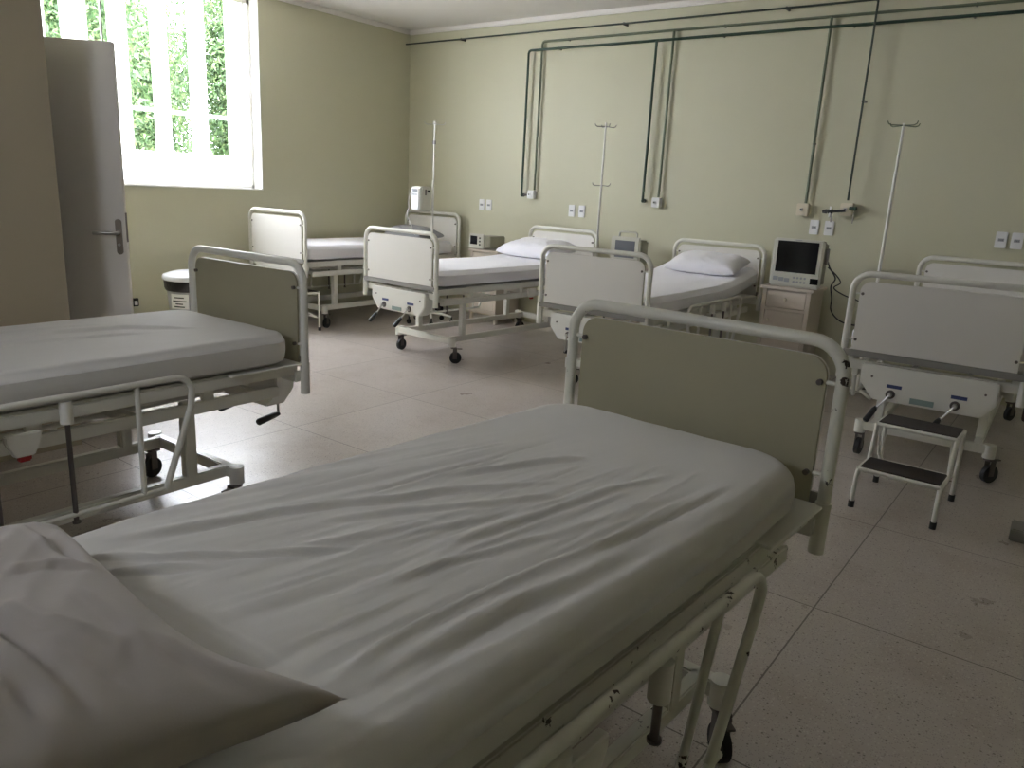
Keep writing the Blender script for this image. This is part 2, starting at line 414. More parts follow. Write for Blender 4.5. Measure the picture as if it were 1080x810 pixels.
# ------------------------------------------------------------------ hospital bed (origin: foot centre on the floor, +y to the head)
W2, BL = .45, 2.2
def end_frame(parent, y, sgn, name, worn, two_tone):
    P = M['paint_worn'] if worn else M['paint']
    H = 1.11; rt = .0175; xo = W2 - rt
    pts = [(-xo, y, .52), (-xo, y, H - rt - .09)]
    pts += [(-xo + .09 - .09*math.cos(a), y, H - rt - .09 + .09*math.sin(a)) for a in [PI/2*i/8 for i in range(1, 8)]]
    pts += [(-xo + .09, y, H - rt), (xo - .09, y, H - rt)]
    pts += [(xo - .09 + .09*math.sin(a), y, H - rt - .09 + .09*math.cos(a)) for a in [PI/2*i/8 for i in range(1, 8)]]
    pts += [(xo, y, H - rt - .09), (xo, y, .52)]
    e = MB().tube(pts, rt, 14)
    for s in (-1, 1):
        e.tube([(s*xo, y, .515), (s*xo, y, .66)], .0215, 14)
        e.tube([(s*(xo - .045), y, .985), (s*xo, y, .985)], .006, 8)
        e.tube([(s*(xo - .045), y, .735), (s*xo, y, .735)], .006, 8)
    fr = e.build(name, P, parent)
    # panel: outer face light laminate, inner face beige
    pl = rounded_poly(-xo + .040, .68, xo - .040, 1.052, .055)
    MB().prism(pl, y - .009*(1 if sgn > 0 else -1) - .0055*sgn*0 - .0045, y - .009*(1 if sgn > 0 else -1) + .0045, .002).build('outer_panel', M['panel'], fr)
    pl2 = rounded_poly(-xo + .040, .648, xo - .040, 1.052, .055)
    MB().prism(pl2, y + .0005*sgn - .0040, y + .0005*sgn + .0040 + (.002 if sgn > 0 else 0), .001).build('inner_panel', M['panel_back'] if two_tone else M['panel'], fr)
    MB().box((0, y - sgn*.016, .661), (2*xo, .018, .034), bev=.003).build('lower_rail', M['grey_metal'], fr)  # grey colour carries the shade on this rail below the panel
    for s in (-1, 1):
        for z in (.985, .735):
            MB().cyl((s*(xo - .055), y, z), .008, .036, 'y', 12).build('bolt', M['dark_steel'], fr)
    return fr

def side_rail(parent, s, worn, y0=.57, y1=1.62, zt=.70, sl=0., sleeve=.46, rodz=.25):
    P = M['paint_worn'] if worn else M['paint']
    x = s*(W2 + .028); r = .0125
    def end(yc, d):       # curved drop at an end; d = direction towards the middle
        o = []
        for i in range(9):
            a = PI/2*i/8
            o.append((x, yc + d*(.07 - .07*math.sin(a)), zt - .07 + .07*math.cos(a)))
        return o[::-1]
    p = [(x, y0 + .13 + sl*.13, .27), (x, y0 + .01 + sl*.05, zt - .12)]
    p += [(x, y0 + .07 - .07*math.cos(a), zt - .07 + .07*math.sin(a)) for a in [PI/2*i/6 for i in range(1, 7)]]
    p += [(x, y1 - .07 + .07*math.sin(a), zt - .07 + .07*math.cos(a)) for a in [PI/2*i/6 for i in range(0, 6)]]
    p += [(x, y1 - .01, zt - .12), (x, y1 - .13, .27)]
    rail = MB().tube(p, r, 12)
    rail.tube([(x, y0 + .12, .275), (x, y1 - .12, .275)], .009, 10)
    o = rail.build('side_rail', P, parent)
    for yy in (y0 + .215, y1 - .215):
        MB().tube([(x, yy, zt), (x, yy + sl*(zt - .275), .275)], .010, 10).build('rail_bar', P, o)
    for yy in (y0 + sleeve, y1 - .36):
        MB().tube([(x - s*.002, yy, zt - .015), (x - s*.002, yy, zt - .092)], .021, 16).build('rail_sleeve', M['paint_clean'], o)
        MB().tube([(x - s*.002, yy, zt - .09), (x - s*.002, yy, rodz), (x - s*.002, yy, rodz - .001)], .0085, 12).tube([(x - s*.002, yy, rodz), (x - s*.002, yy, rodz - .007)], .014, 10).build('slide_rod', M['dark_steel'], o)
    return o

def make_bed(loc, rz, label, worn=False, zs=1., crank='fold', rails=(-1, 1), two_tone=True, casters_rot=0.3):
    root = thing('hospital_bed', label, 'hospital bed', loc, rz, None, (1, 1, zs))
    P = M['paint_worn'] if worn else M['paint']
    end_frame(root, 0, 1, 'footboard', worn, two_tone)
    end_frame(root, BL, -1, 'headboard', worn, False)
    # crossbeam at each end
    for y in (0, BL):
        MB().box((0, y + (.03 if y == 0 else -.03), .595), (W2*2 - .05, .03, .05), bev=.004).build('crossbeam', P, root)
    # platform deck and side beams
    d = MB().box((0, BL/2, .648), (.80, BL - .08, .012), bev=.003)
    d.build('bed_deck', M['paint_clean'], root)
    MB().box((0, .19, .6505), (.875, .36, .008), bev=.002).build('foot_plate', M['paint_clean'], root)
    for s in (-1, 1):
        b = MB().box((s*(W2 - .055), BL/2, .625), (.035, BL - .05, .045), bev=.004)
        b.build('side_beam', P, root)
    # lower chassis below the deck
    c = MB()
    for s in (-1, 1):
        c.box((s*.378, BL/2 - .02, .535), (.03, BL - .26, .048), bev=.004)
    for y in (.22, .75, 1.35, 1.9):
        c.box((0, y, .535), (.75, .035, .04), bev=.003)
    c.tube([(-.15, .10, .52), (-.15, 1.3, .50)], .011, 10); c.tube([(.14, .10, .52), (.14, .9, .50)], .011, 10)
    c.build('chassis', P, root)
    for s in (-1, 1):                       # hangers joining deck and chassis
        for y in (.45, 1.1, 1.75):
            MB().box((s*.378, y, .602), (.026, .05, .085), bev=.003).build('hanger_plate', P, root)
    # crank box
    cb = MB().prism([(-.32, .615), (-.32, .515), (-.245, .425), (.275, .425), (.335, .50), (.335, .615)], -.026, .075, .006).build('crank_box', M['paint_clean'], root)
    for x in (-.155, .155):
        k = MB().tube([(x, -.03, .468), (x, -.055, .468)], .012, 12)
        if crank == 'drop':
            k.tube([(x, -.052, .468), (x, -.058, .345)], .006, 8)
        else:
            k.tube([(x, -.05, .468), (x - .05, -.062, .395)], .0055, 8)
            k.tube([(x - .05, -.062, .395), (x - .058, -.062, .383)], .009, 10)
        k.build('crank', M['steel'], cb)
        gp = [(x, -.062, .346), (x, -.03, .343), (x, .055, .328), (x, .062, .327)] if crank == 'drop' else [(x - .053, -.060, .395), (x - .062, -.070, .378), (x - .088, -.108, .322), (x - .090, -.111, .318)]
        MB().tube(gp, [.009, .015, .0165, .011], 14).build('crank_grip', M['grip'], cb)
        MB().cyl((x, -.028, .468), .024, .008, 'y', 18).build('crank_collar', M['dark_steel'], cb)
        MB().box((x + .012, -.0275, .512), (.075, .003, .018)).build('instruction_label', M['blue'], cb)
    MB().box((0, -.0275, .452), (.115, .003, .03)).build('maker_plate', M['teal'], cb)
    for x in (-.26, .28): MB().cyl((x, -.027, .55), .006, .006, 'y', 10).build('screw', M['dark_steel'], cb)
    # legs and base frame
    for s in (-1, 1):
        for y in (.48, 1.68):
            MB().box((s*.27, y, .37), (.045, .05, .33), bev=.004).build('leg', P, root)
    bf = MB()
    for s in (-1, 1): bf.box((s*.27, 1.12, .19), (.04, 1.64, .05), bev=.005)
    for y in (.30, 1.95): bf.box((0, y, .19), (.69, .045, .05), bev=.005)
    bf.build('base_frame', P, root)
    for s in (-1, 1):
        for y in (.30, 1.95):
            hb = MB().cyl((s*.335, y, .182), .031, .075, 'z', 20).build('hub_cap', M['paint_clean'], root)
            cr = rng.uniform(-1, 1) * .9
            cs, sn = math.cos(cr), math.sin(cr)
            f = MB()
            cx, cy = s*.335, y
            ox, oy = -.025*sn, .025*cs
            for q in (-1, 1):
                f.box((cx + q*.019*cs + ox, cy + q*.019*sn + oy, .085), (.004, .035, .09), (0, 0, cr), .001)
            f.box((cx + ox*.6, cy + oy*.6, .134), (.044, .05, .012), (0, 0, cr), .002)
            f.tube([(cx, cy, .13), (cx, cy, .15)], .012, 10)
            f.box((cx + ox*2.6, cy + oy*2.6, .128), (.02, .04, .006), (0, 0, cr))
            cst = f.build('caster', M['dark_steel'], root)
            ax = Vector((cs, sn, 0)) * .013; c0 = Vector((cx + ox*1.2, cy + oy*1.2, .05))
            MB().tube([c0 - ax, c0 + ax], .05, 24).build('caster_wheel', M['black'], cst)
    for s in rails:
        if worn: side_rail(root, s, worn, y0=.515, zt=.672, sl=.32, sleeve=.44, rodz=.50)
        else: side_rail(root, s, worn)
    # release latch with its red tip on each side
    for s in (-1, 1):
        l = MB().prism([(-.055, .60), (-.055, .575), (-.03, .522), (.03, .522), (.055, .575), (.055, .60)], -.012, .012, .004)
        o = l.build('release_latch', M['paint_clean'], root, mtx=Matrix.Translation((s*(W2 + .012), 1.165, 0)) @ Matrix.Rotation(PI/2, 4, 'Z'))
        MB().box((s*(W2 + .012), 1.165, .515), (.022, .04, .022), bev=.005).build('latch_tip', M['red'], o)
    return root

# mattress in a fitted sheet ------------------------------------------------
def seg_dist(px, py, ax, ay, bx, by):
    dx, dy = bx - ax, by - ay; L2 = dx*dx + dy*dy
    t = np.clip(((px - ax)*dx + (py - ay)*dy)/L2, 0, 1)
    qx, qy = ax + t*dx, ay + t*dy
    side = np.sign((px - ax)*dy - (py - ay)*dx)
    return np.hypot(px - qx, py - qy), side, t
def fold_field(px, py, lines):
    z = np.zeros_like(px)
    for pts, amp, wd in lines:
        n = len(pts) - 1
        best = np.full_like(px, 1e9); bs = np.zeros_like(px); bt = np.zeros_like(px)
        for i in range(n):
            d, s, t = seg_dist(px, py, *pts[i], *pts[i+1])
            m = d < best
            best = np.where(m, d, best); bs = np.where(m, s, bs); bt = np.where(m, (i + t)/n, bt)
        sd = best*bs
        env = np.clip(np.minimum(bt, 1 - bt)*5, 0, 1); env = env*env*(3 - 2*env)
        endd = np.where((bt <= 0) | (bt >= 1), 0, 1)
        z += amp*env*endd*(np.exp(-np.abs(sd/wd)**1.5) - .55*np.exp(-((sd - 1.3*wd)/(.8*wd))**2))
    return z

def sheet_box(name, m, sx, y0, y1, z0, z1, r, res, RR=None, lift=0., folds=None, noise_amp=.003, seed=0, to_world=None, liftstart=1.1, tag_=None):
    # rounded box made of six welded grids
    bm = bmesh.new()
    cx, cy, cz = 0, (y0 + y1)/2, (z0 + z1)/2
    hx, hy, hz = sx/2, (y1 - y0)/2, (z1 - z0)/2
    nx, ny, nz = max(6, int(sx/res)), max(8, int((y1 - y0)/res)), max(4, int((z1 - z0)/res))
    def face(fn, a, b):
        g = [[bm.verts.new(fn(i/a*2 - 1, j/b*2 - 1)) for j in range(b + 1)] for i in range(a + 1)]
        for i in range(a):
            for j in range(b): bm.faces.new((g[i][j], g[i+1][j], g[i+1][j+1], g[i][j+1]))
    face(lambda u, v: (u*hx, v*hy, hz), nx, ny); face(lambda u, v: (u*hx, v*hy, -hz), max(6, nx//4), max(8, ny//4))
    face(lambda u, v: (hx, u*hy, v*hz), ny, nz); face(lambda u, v: (-hx, u*hy, v*hz), ny, nz)
    face(lambda u, v: (u*hx, hy, v*hz), nx, nz); face(lambda u, v: (u*hx, -hy, v*hz), nx, nz)
    bmesh.ops.remove_doubles(bm, verts=bm.verts, dist=1e-5)
    bm.verts.ensure_lookup_table()
    co = np.array([v.co[:] for v in bm.verts])
    # vertical corner rounding (plan) then edge rounding
    R = RR or r*1.9
    ix = np.clip(co[:, 0], -hx + R, hx - R); iy = np.clip(co[:, 1], -hy + R, hy - R)
    dx, dy = co[:, 0] - ix, co[:, 1] - iy
    inf = np.maximum(np.abs(dx), np.abs(dy)); l2 = np.hypot(dx, dy) + 1e-12
    k = inf/l2
    co[:, 0] = ix + dx*k; co[:, 1] = iy + dy*k
    hxx = hx; ed = np.minimum.reduce([hx - np.abs(co[:, 0]), hy - np.abs(co[:, 1])])
    # top/bottom edge rounding
    dist_in = np.where(inf > 0, R - inf, R)      # distance inward from the outline within the rim
    dist_in = np.minimum(dist_in, np.minimum(hx - np.abs(np.clip(co[:, 0], -hx, hx)), 1e3) if False else dist_in)
    e = np.clip(dist_in, 0, r)
    drop = r - np.sqrt(np.maximum(0, r*r - (r - e)**2))
    zz = co[:, 2]
    top = zz > 0
    zlim = np.where(top, hz - drop, -hz + drop*.6)
    zz = np.where(top, np.minimum(zz, zlim), np.maximum(zz, zlim))
    # side bulge
    zz_n = zz/hz
    side = np.clip(1 - dist_in/r, 0, 1)
    bul = 1 + side*(-.018*zz_n**2 - .010*(zz_n < 0)*(-zz_n))
    co[:, 0] *= bul; co[:, 1] = co[:, 1]*(1 + (bul - 1)*.4)
    co[:, 2] = zz
    co += np.array([cx, cy, cz])
    if RR and RR > .12:
        ft = np.clip((co[:, 1] - .15)/.6, 0, 1); co[:, 0] *= 1 + .050*ft*ft*(3 - 2*ft)
    # backrest lift
    t = np.clip((co[:, 1] - liftstart)/(y1 - liftstart), 0, 1)
    co[:, 2] += lift*(t*t*(1.6 - .6*t))
    tw = np.clip((co[:, 2] - (z0 + z1)/2)/(z1 - z0)*2, 0, 1)
    if folds:
        wx, wy = to_world(co[:, 0], co[:, 1])
        co[:, 2] += fold_field(wx, wy, folds)*tw
    if folds and noise_amp and res < .008:      # fine pulled creases fanning along the bed
        wx, wy = to_world(co[:, 0], co[:, 1])
        uu = wx - .16*(wy - 1.0)*np.clip((-.5 - wx)/.8, 0, 1) - .10*(wy - 1.0)
        msk = np.clip((1.75 - wy)/.5, 0, 1)*np.clip((wy - .45)/.2, .3, 1)*tw
        rid = np.array([1 - abs(mnoise.noise(Vector((a_*21, b_*1.3, 3.3))))*2.2 + .5*(1 - abs(mnoise.noise(Vector((a_*47, b_*2.5, 8.3))))*2) for a_, b_ in zip(uu, wy)])
        co[:, 2] += .0036*rid*msk
    if noise_amp:
        nv = np.array([mnoise.noise(Vector((c[0]*7 + seed, c[1]*2.2, c[2]*5))) + .5*mnoise.noise(Vector((c[0]*18 + seed, c[1]*5, c[2]*9))) for c in co])
        co[:, 2] += nv*noise_amp*tw
        co[:, 0] += nv*noise_amp*1.5*(1 - tw)*np.sign(co[:, 0])
    for v, c in zip(bm.verts, co): v.co = c
    me = bpy.data.meshes.new(name); bm.to_mesh(me); bm.free()
    return link(name, me, m, None, smooth=80)

def place(o, loc, rz): o.location = loc; o.rotation_euler = (0, 0, rz); return o

def pillow(name, m, w, d, h, seed, corner=1.0, fold=None, tip=None, nx=64, ny=48, fine=0.):
    bm = bmesh.new()
    def pt(i, j, s):
        u, v = i/nx*2 - 1, j/ny*2 - 1
        e = max(0., (1 - abs(u)**3.2))**.5 * max(0., (1 - abs(v)**3.2))**.5
        k = 1 - .10*(1 - abs(v)**2)*abs(u)**4*corner; l = 1 - .12*(1 - abs(u)**2)*abs(v)**4*corner
        x, y = u*w/2*k, v*d/2*l
        n = mnoise.noise(Vector((x*6 + seed, y*6, s))) + .5*mnoise.noise(Vector((x*15 + seed, y*11, s)))
        z = s*h/2*e**.8
        if s > 0: z += n*.012*e
        else: z = max(z*.55, -h*.3)
        if fold and s > 0: z += fold(x, y)*e
        if fine and s > 0:
            a_ = x*.5 + y
            z += fine*e*(1 - 2*abs(mnoise.noise(Vector((x*5, a_*16, seed)))))
        if tip:
            wt = max(0., (u - .45)/.55)**2 * max(0., (v - .45)/.55)**2
            x += tip[0]*wt; y += tip[1]*wt
            z += s*.012*wt*(1 - wt)*4*.3
        return (x, y, z + h*.3)
    T = [[bm.verts.new(pt(i, j, 1)) for j in range(ny + 1)] for i in range(nx + 1)]
    B = [[T[i][j] if i in (0, nx) or j in (0, ny) else bm.verts.new(pt(i, j, -1)) for j in range(ny + 1)] for i in range(nx + 1)]
    for i in range(nx):
        for j in range(ny):
            bm.faces.new((T[i][j], T[i+1][j], T[i+1][j+1], T[i][j+1]))
            try: bm.faces.new((B[i][j], B[i][j+1], B[i+1][j+1], B[i+1][j]))
            except ValueError: pass
    me = bpy.data.meshes.new(name); bm.to_mesh(me); bm.free()
    return link(name, me, m, None, smooth=80)

R = math.radians
beds = {
 1: dict(loc=(-6.385, 4.66, 0), rz=0, zs=1.04),
 2: dict(loc=(-4.52, 4.48, 0), rz=R(-3.4), zs=.99),
 3: dict(loc=(-2.75, 4.60, 0), rz=R(.3), zs=.98),
 4: dict(loc=(-.595, 4.50, 0), rz=R(1.2), zs=1.01),
 5: dict(loc=(-3.15, 2.11, 0), rz=PI + R(.5), zs=1.0),
 6: dict(loc=(-.896, 2.10, 0), rz=PI + R(-3), zs=1.012),
}
labels = {
 1: 'white hospital bed in the far corner, against the window wall',
 2: 'white hospital bed in mid-room with its whole wheeled base and both cranks in view',
 3: 'white hospital bed with its headboard beside the cabinet holding the big black monitor',
 4: 'white hospital bed at the right edge with a two-step stool at its foot',
 5: 'white hospital bed at the left edge, between the open door and the nearest bed',
 6: 'nearest hospital bed filling the foreground, beige inner footboard and chipped top tube',
}
for k, v in beds.items():
    make_bed(v['loc'], v['rz'], labels[k], worn=(k == 6), zs=v['zs'], rails=(-1,) if k < 3 else (-1, 1), two_tone=True, crank='drop' if k in (5, 3) else 'fold')

def world_of(k):
    v = beds[k]; c, s = math.cos(v['rz']), math.sin(v['rz'])
    return lambda x, y: (v['loc'][0] + x*c - y*s, v['loc'][1] + x*s + y*c)
F6 = [
 ([(-1.142, 0.997), (-1.131, 1.077), (-1.113, 1.189), (-1.106, 1.291), (-1.087, 1.354), (-1.077, 1.512), (-1.053, 1.669)], -.0055, .011),
 ([(-1.318, 0.568), (-1.274, 0.661), (-1.229, 0.764), (-1.193, 0.864), (-1.13, 0.981), (-1.079, 1.05), (-1.033, 1.164), (-0.952, 1.272), (-0.869, 1.415)], .0075, .017),
 ([(-1.32, 0.45), (-1.249, 0.554), (-1.181, 0.603), (-1.143, 0.652), (-1.061, 0.737), (-1.007, 0.801), (-.95, .88)], .0055, .012),
 ([(-1.198, 0.514), (-1.166, 0.559), (-1.146, 0.591), (-1.08, .66)], .006, .014),
 ([(-1.088, 1.225), (-1.021, 1.383), (-0.988, 1.47), (-0.911, 1.594)], .007, .015),
 ([(-0.862, .95), (-0.842, 1.043), (-0.806, 1.212), (-0.772, 1.435), (-0.703, 1.644)], .006, .018),
 ([(-0.583, 1.722), (-0.624, 1.398), (-0.636, 1.186), (-0.669, 1.018), (-0.688, 0.875), (-0.701, 0.748), (-0.703, 0.667), (-0.693, 0.50)], .010, .020),
 ([(-0.565, 1.68), (-0.595, 1.40), (-0.61, 1.25), (-.635, 1.1)], -.006, .011),
 ([(-0.829, 0.80), (-0.819, 0.864), (-0.81, 0.921), (-0.763, 1.058), (-.74, 1.15)], .006, .014),
 ([(-1.262, 0.88), (-1.252, 0.989), (-1.234, 1.075), (-1.22, 1.15)], -.004, .009),
 ([(-0.76, 1.0), (-0.748, 1.098), (-0.695, 1.292), (-0.645, 1.546)], .004, .018),
 ([(-0.66, 0.60), (-0.648, 0.858), (-0.612, 1.021), (-.58, 1.25)], .007, .026),
 ([(-1.107, 0.873), (-1.026, 1.022), (-0.909, 1.185), (-0.826, 1.35)], .005, .016),
 ([(-.96, .93), (-.90, 1.05), (-.85, 1.2), (-.79, 1.4)], .004, .014),
 ([(-1.05, .78), (-.98, .93), (-.93, 1.05)], .004, .012),
 ([(-1.159, 0.524), (-1.061, 0.542), (-0.912, 0.553), (-0.818, 0.56), (-0.707, 0.561)], .0012, .006),
]
fr_ = random.Random(21)
for q in range(34):
    x_, y_ = fr_.uniform(-1.25, -.62), fr_.uniform(.62, 1.35)
    sl = .22*(-.55 - x_)/.7 + fr_.uniform(-.04, .04); ln = fr_.uniform(.18, .42)
    F6.append(([(x_, y_), (x_ + sl*ln*.5 + fr_.uniform(-.006, .006), y_ + ln*.5), (x_ + sl*ln, y_ + ln)], fr_.uniform(.0012, .003)*fr_.choice((-1, 1, 1)), fr_.uniform(.005, .010)))
F6 = [(p_, a_*1.4 if abs(a_) > .004 else a_, w_*.72 if abs(a_) > .004 else w_*.8) for p_, a_, w_ in F6]
F5 = [
 ([(-3.30, .8), (-3.31, 1.2), (-3.30, 1.336), (-3.244, 1.579), (-3.02, 1.86)], .012, .020),
 ([(-3.12, 0.85), (-3.144, 1.1), (-3.14, 1.341), (-3.074, 1.694)], .009, .014),
 ([(-3.42, 1.0), (-3.42, 1.3), (-3.36, 1.6)], .004, .02),
]
mats6 = {
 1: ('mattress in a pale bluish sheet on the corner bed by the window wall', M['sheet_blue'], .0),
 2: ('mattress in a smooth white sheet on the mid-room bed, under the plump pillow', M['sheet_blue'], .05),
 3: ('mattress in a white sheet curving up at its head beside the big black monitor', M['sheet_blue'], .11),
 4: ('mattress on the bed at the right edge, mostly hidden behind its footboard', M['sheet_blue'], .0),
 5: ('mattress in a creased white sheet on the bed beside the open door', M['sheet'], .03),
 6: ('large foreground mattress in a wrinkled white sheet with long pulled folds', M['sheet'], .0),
}
for k, (lab, m, lift) in mats6.items():
    v = beds[k]
    big = k == 6
    o = sheet_box('mattress', m, .86 if k != 6 else .835, .055 if not big else .075, 2.14, .6555*v['zs'], .797*v['zs'], .036 if not big else .06, .006 if big else (.012 if k == 5 else .03), RR=.15 if big else .09,
                  lift=lift, folds=F6 if big else (F5 if k == 5 else None), noise_amp=.0022 if big else .0025, seed=k*3.1,
                  to_world=world_of(k), liftstart=1.15 if k != 3 else 1.25)
    place(o, v['loc'], v['rz']); tag(o, lab, 'mattress')

def bed_pt(k, x, y, z):
    X, Y = world_of(k)(x, y); return (X, Y, z)
# pillows
P6X, P6Y, P6A = -1.0, .215, R(-5)
PF = [([(-0.98, 0.27), (-0.921, 0.281), (-0.804, 0.289), (-0.703, 0.295)], -.010, .011), ([(-.90, .245), (-0.835, 0.25), (-0.726, 0.256)], -.006, .010),
      ([(-1.255, 0.429), (-1.178, 0.431), (-1.07, 0.418), (-1.011, 0.427)], -.008, .009), ([(-1.062, 0.333), (-1.045, 0.395), (-1.005, 0.439)], .005, .012),
      ([(-0.90, 0.315), (-0.837, 0.348), (-0.788, 0.367)], .004, .010), ([(-0.87, 0.30), (-0.765, 0.334), (-0.697, 0.35)], -.004, .012),
      ([(-0.956, 0.38), (-0.849, 0.387), (-0.724, 0.371)], .004, .012), ([(-1.213, 0.459), (-1.123, 0.452), (-1.033, 0.433)], .006, .010),
      ([(-0.975, 0.301), (-0.861, 0.327)], .004, .010), ([(-0.82, 0.40), (-0.717, 0.41), (-0.661, 0.42), (-0.60, 0.45)], .010, .012), ([(-1.1, .2), (-.95, .22), (-.8, .23)], .006, .012)]
def fold6(x, y):
    c, s_ = math.cos(P6A), math.sin(P6A)
    return 1.4*float(fold_field(np.array([P6X + x*c - y*s_]), np.array([P6Y + x*s_ + y*c]), PF)[0])
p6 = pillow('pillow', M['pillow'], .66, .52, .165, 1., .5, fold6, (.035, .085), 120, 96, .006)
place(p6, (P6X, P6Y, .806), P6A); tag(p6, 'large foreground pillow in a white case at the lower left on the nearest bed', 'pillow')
o = pillow('pillow', M['sheet_blue'], .70, .46, .20, 5., .8, None, None, 64, 48, .005)
place(o, bed_pt(2, .0, 1.80, .822), beds[2]['rz']); o.rotation_euler.x = R(8); tag(o, 'plump white pillow on the bed left of the small grey-screen monitor', 'pillow')
o = pillow('pillow', M['sheet_blue'], .64, .37, .18, 9., .5, None, None, 64, 48, .005)
place(o, bed_pt(3, .06, 1.84, .845), beds[3]['rz']); o.rotation_euler.x = R(14); tag(o, 'white pillow propped against the headboard beside the black-screen monitor', 'pillow')
o = pillow('folded_blanket', M['pillow_grey'], .50, .36, .20, 13., .2, None, (.06, .05), 64, 48, .012)
place(o, bed_pt(1, .13, 1.72, .832), beds[1]['rz'] + .1); tag(o, 'folded grey cloth bundle at the head of the corner bed', 'blanket')

# ------------------------------------------------------------------ iv stands
def iv_hooks(z, x0=0, y0=0, a=.10, dirs=(0, 1, 2, 3)):
    m_ = MB()
    for q in dirs:
        c, s = math.cos(q*PI/2 + .6), math.sin(q*PI/2 + .6)
        m_.tube([(x0, y0, z), (x0 + c*a*.8, y0 + s*a*.8, z - .004), (x0 + c*a, y0 + s*a, z + .004), (x0 + c*a*1.08, y0 + s*a*1.08, z + .022)], .0038, 8)
    return m_
t = thing('infusion_stand', 'white wheeled infusion stand in the corner holding the boxy pump', 'iv stand', (-5.63, 6.05, 0))
MB().tube([(0, 0, .13), (0, 0, 1.50)], .0125, 14).build('lower_pole', M['paint_clean'], t)
MB().tube([(.006, 0, 1.48), (.006, 0, 2.085)], .008, 12).build('upper_pole', M['steel'], t)
MB().cyl((.002, 0, 1.875), .018, .035).build('height_collar', M['grey_metal'], t)
iv_hooks(2.055, .006).build('hook', M['steel'], t)
bm_ = MB(); bm_.cyl((0, 0, .13), .03, .06)
for q in range(5):
    a = q*2*PI/5 + .5
    bm_.tube([(0, 0, .125), (.24*math.cos(a), .24*math.sin(a), .085)], [.016, .011], 10)
bm_.build('star_base', M['paint_clean'], t)
for q in range(5):
    a = q*2*PI/5 + .5
    c = MB().cyl((.24*math.cos(a), .24*math.sin(a), .025), .025, .022, 'y', 16)
    c.tube([(.24*math.cos(a), .24*math.sin(a), .04), (.24*math.cos(a), .24*math.sin(a), .09)], .008, 8)
    c.build('caster', M['black'], t)

t = thing('infusion_pump', 'boxy white infusion pump clamped to the stand in the corner', 'infusion pump', (-5.66, 5.92, 1.185), R(2))
MB().box((0, 0, .125), (.13, .17, .25), bev=.018, seg=3).build('body', M['beige_plastic'], t)
MB().box((-.004, -.09, .125), (.115, .03, .235), bev=.012, seg=3).build('front_door', M['white_plastic'], t)
MB().box((-.004, -.107, .205), (.075, .004, .03), bev=.001).build('display', M['screen_grey'], t)
for q in range(4): MB().cyl((-.03 + .018*q, -.107, .165), .006, .006, 'y', 10).build('key', M['key'], t)
MB().cyl((.07, .02, .2), .012, .03, 'x', 12).build('clamp_knob', M['black'], t)
MB().box((.068, -.02, .19), (.006, .02, .06), bev=.002).build('side_handle', M['dark_steel'], t)
# thin drip line looping from the pump
pts = []
for i in range(40):
    s = i/39
    pts.append((-5.83 - .05*math.sin(s*PI*1.6) + .015*math.sin(s*19), 5.93 + .03*math.sin(s*7), 1.42 - .50*s + .02*math.sin(s*15)))
o = MB().tube(pts, .0035, 8).build('drip_line', M['white_plastic'])
tag(o, 'thin clear drip line hanging from the left of the boxy pump', 'tube')

def bed_pole(loc, ztop, lab, rz, lower=None, m='paint_clean', hook='steel', zb=.40):
    t = thing('infusion_pole', lab, 'iv pole', loc, rz)
    MB().tube([(0, 0, zb - loc[2]), (0, 0, ztop - .3 - loc[2])], .0105, 12).build('lower_pole', M[m], t)
    MB().tube([(0, 0, ztop - .32 - loc[2]), (0, 0, ztop - loc[2])], .009, 12).build('upper_pole', M[m], t)
    iv_hooks(ztop - .035 - loc[2]).build('hook', M[hook], t)
    if lower: iv_hooks(lower - loc[2], a=.085, dirs=(0, 2)).build('lower_hook', M[hook], t)
    return t
bed_pole((-3.935, 6.60, .40), 2.105, 'thin infusion pole with two sets of hooks, left of the grey-screen monitor', 0.3, 1.53, hook='grey_metal')
t = thing('infusion_pole', 'tall white infusion pole rising behind the bed at the right edge', 'iv pole', (-1.30, 6.40, 0), .3)
MB().tube([(0, 0, .05), (0, 0, 1.72)], .0125, 12).build('lower_pole', M['paint_clean'], t)
MB().tube([(0, 0, 1.70), (0, 0, 2.06)], .0095, 12).build('upper_pole', M['paint_clean'], t)
iv_hooks(2.045, a=.13).build('hook', M['olive'], t)
bb = MB(); bb.cyl((0, 0, .05), .03, .05)
for q in range(4):
    a = q*PI/2 + .4; bb.tube([(0, 0, .045), (.18*math.cos(a), .18*math.sin(a), .018)], [.014, .010], 10)
bb.build('cross_base', M['paint_clean'], t)

# ------------------------------------------------------------------ pipes on the wall
YP = YW - .032
def pipes(segs, r, m, name, lab, clamps, ends=(), dy=0.):
    b = MB()
    for s in segs: b.tube([(p[0], p[1] - dy, p[2]) for p in s], r, 10)
    o = b.build(name, M[m]); tag(o, lab, 'pipe', 'gas pipes on the wall')
    for (x, z, hor) in clamps:
        d = (.014, .036 + dy, .026) if hor else (.026, .036 + dy, .014)
        MB().box((x, YP + .012 - dy/2, z), d, bev=.002).build('pipe_clamp', M['dark_steel'], o)
    for (x, z) in ends:
        MB().cyl((x, YP - .004, z), .019, .04, 'y', 14).build('pipe_end_fitting', M['dgreen'], o)
    return o
zl, zm, zt = 2.863, 2.945, 3.032
pipes([[(-5.125, YP, 1.395), (-5.125, YP, zl - .03), (-5.115, YP, zl - .008), (-5.095, YP, zl), (XR - .3, YP, zl)], [(-3.645, YP, 1.405), (-3.645, YP, zl)]],
      .0125, 'green', 'gas_pipe', 'lowest dark green gas pipe along the wall with two long drops', [(-4.75, zl, 1), (-3.0, zl, 1), (-1.05, zl, 1), (-1.9, zl, 1)], [(-5.125, 1.395), (-3.645, 1.405)], .027)
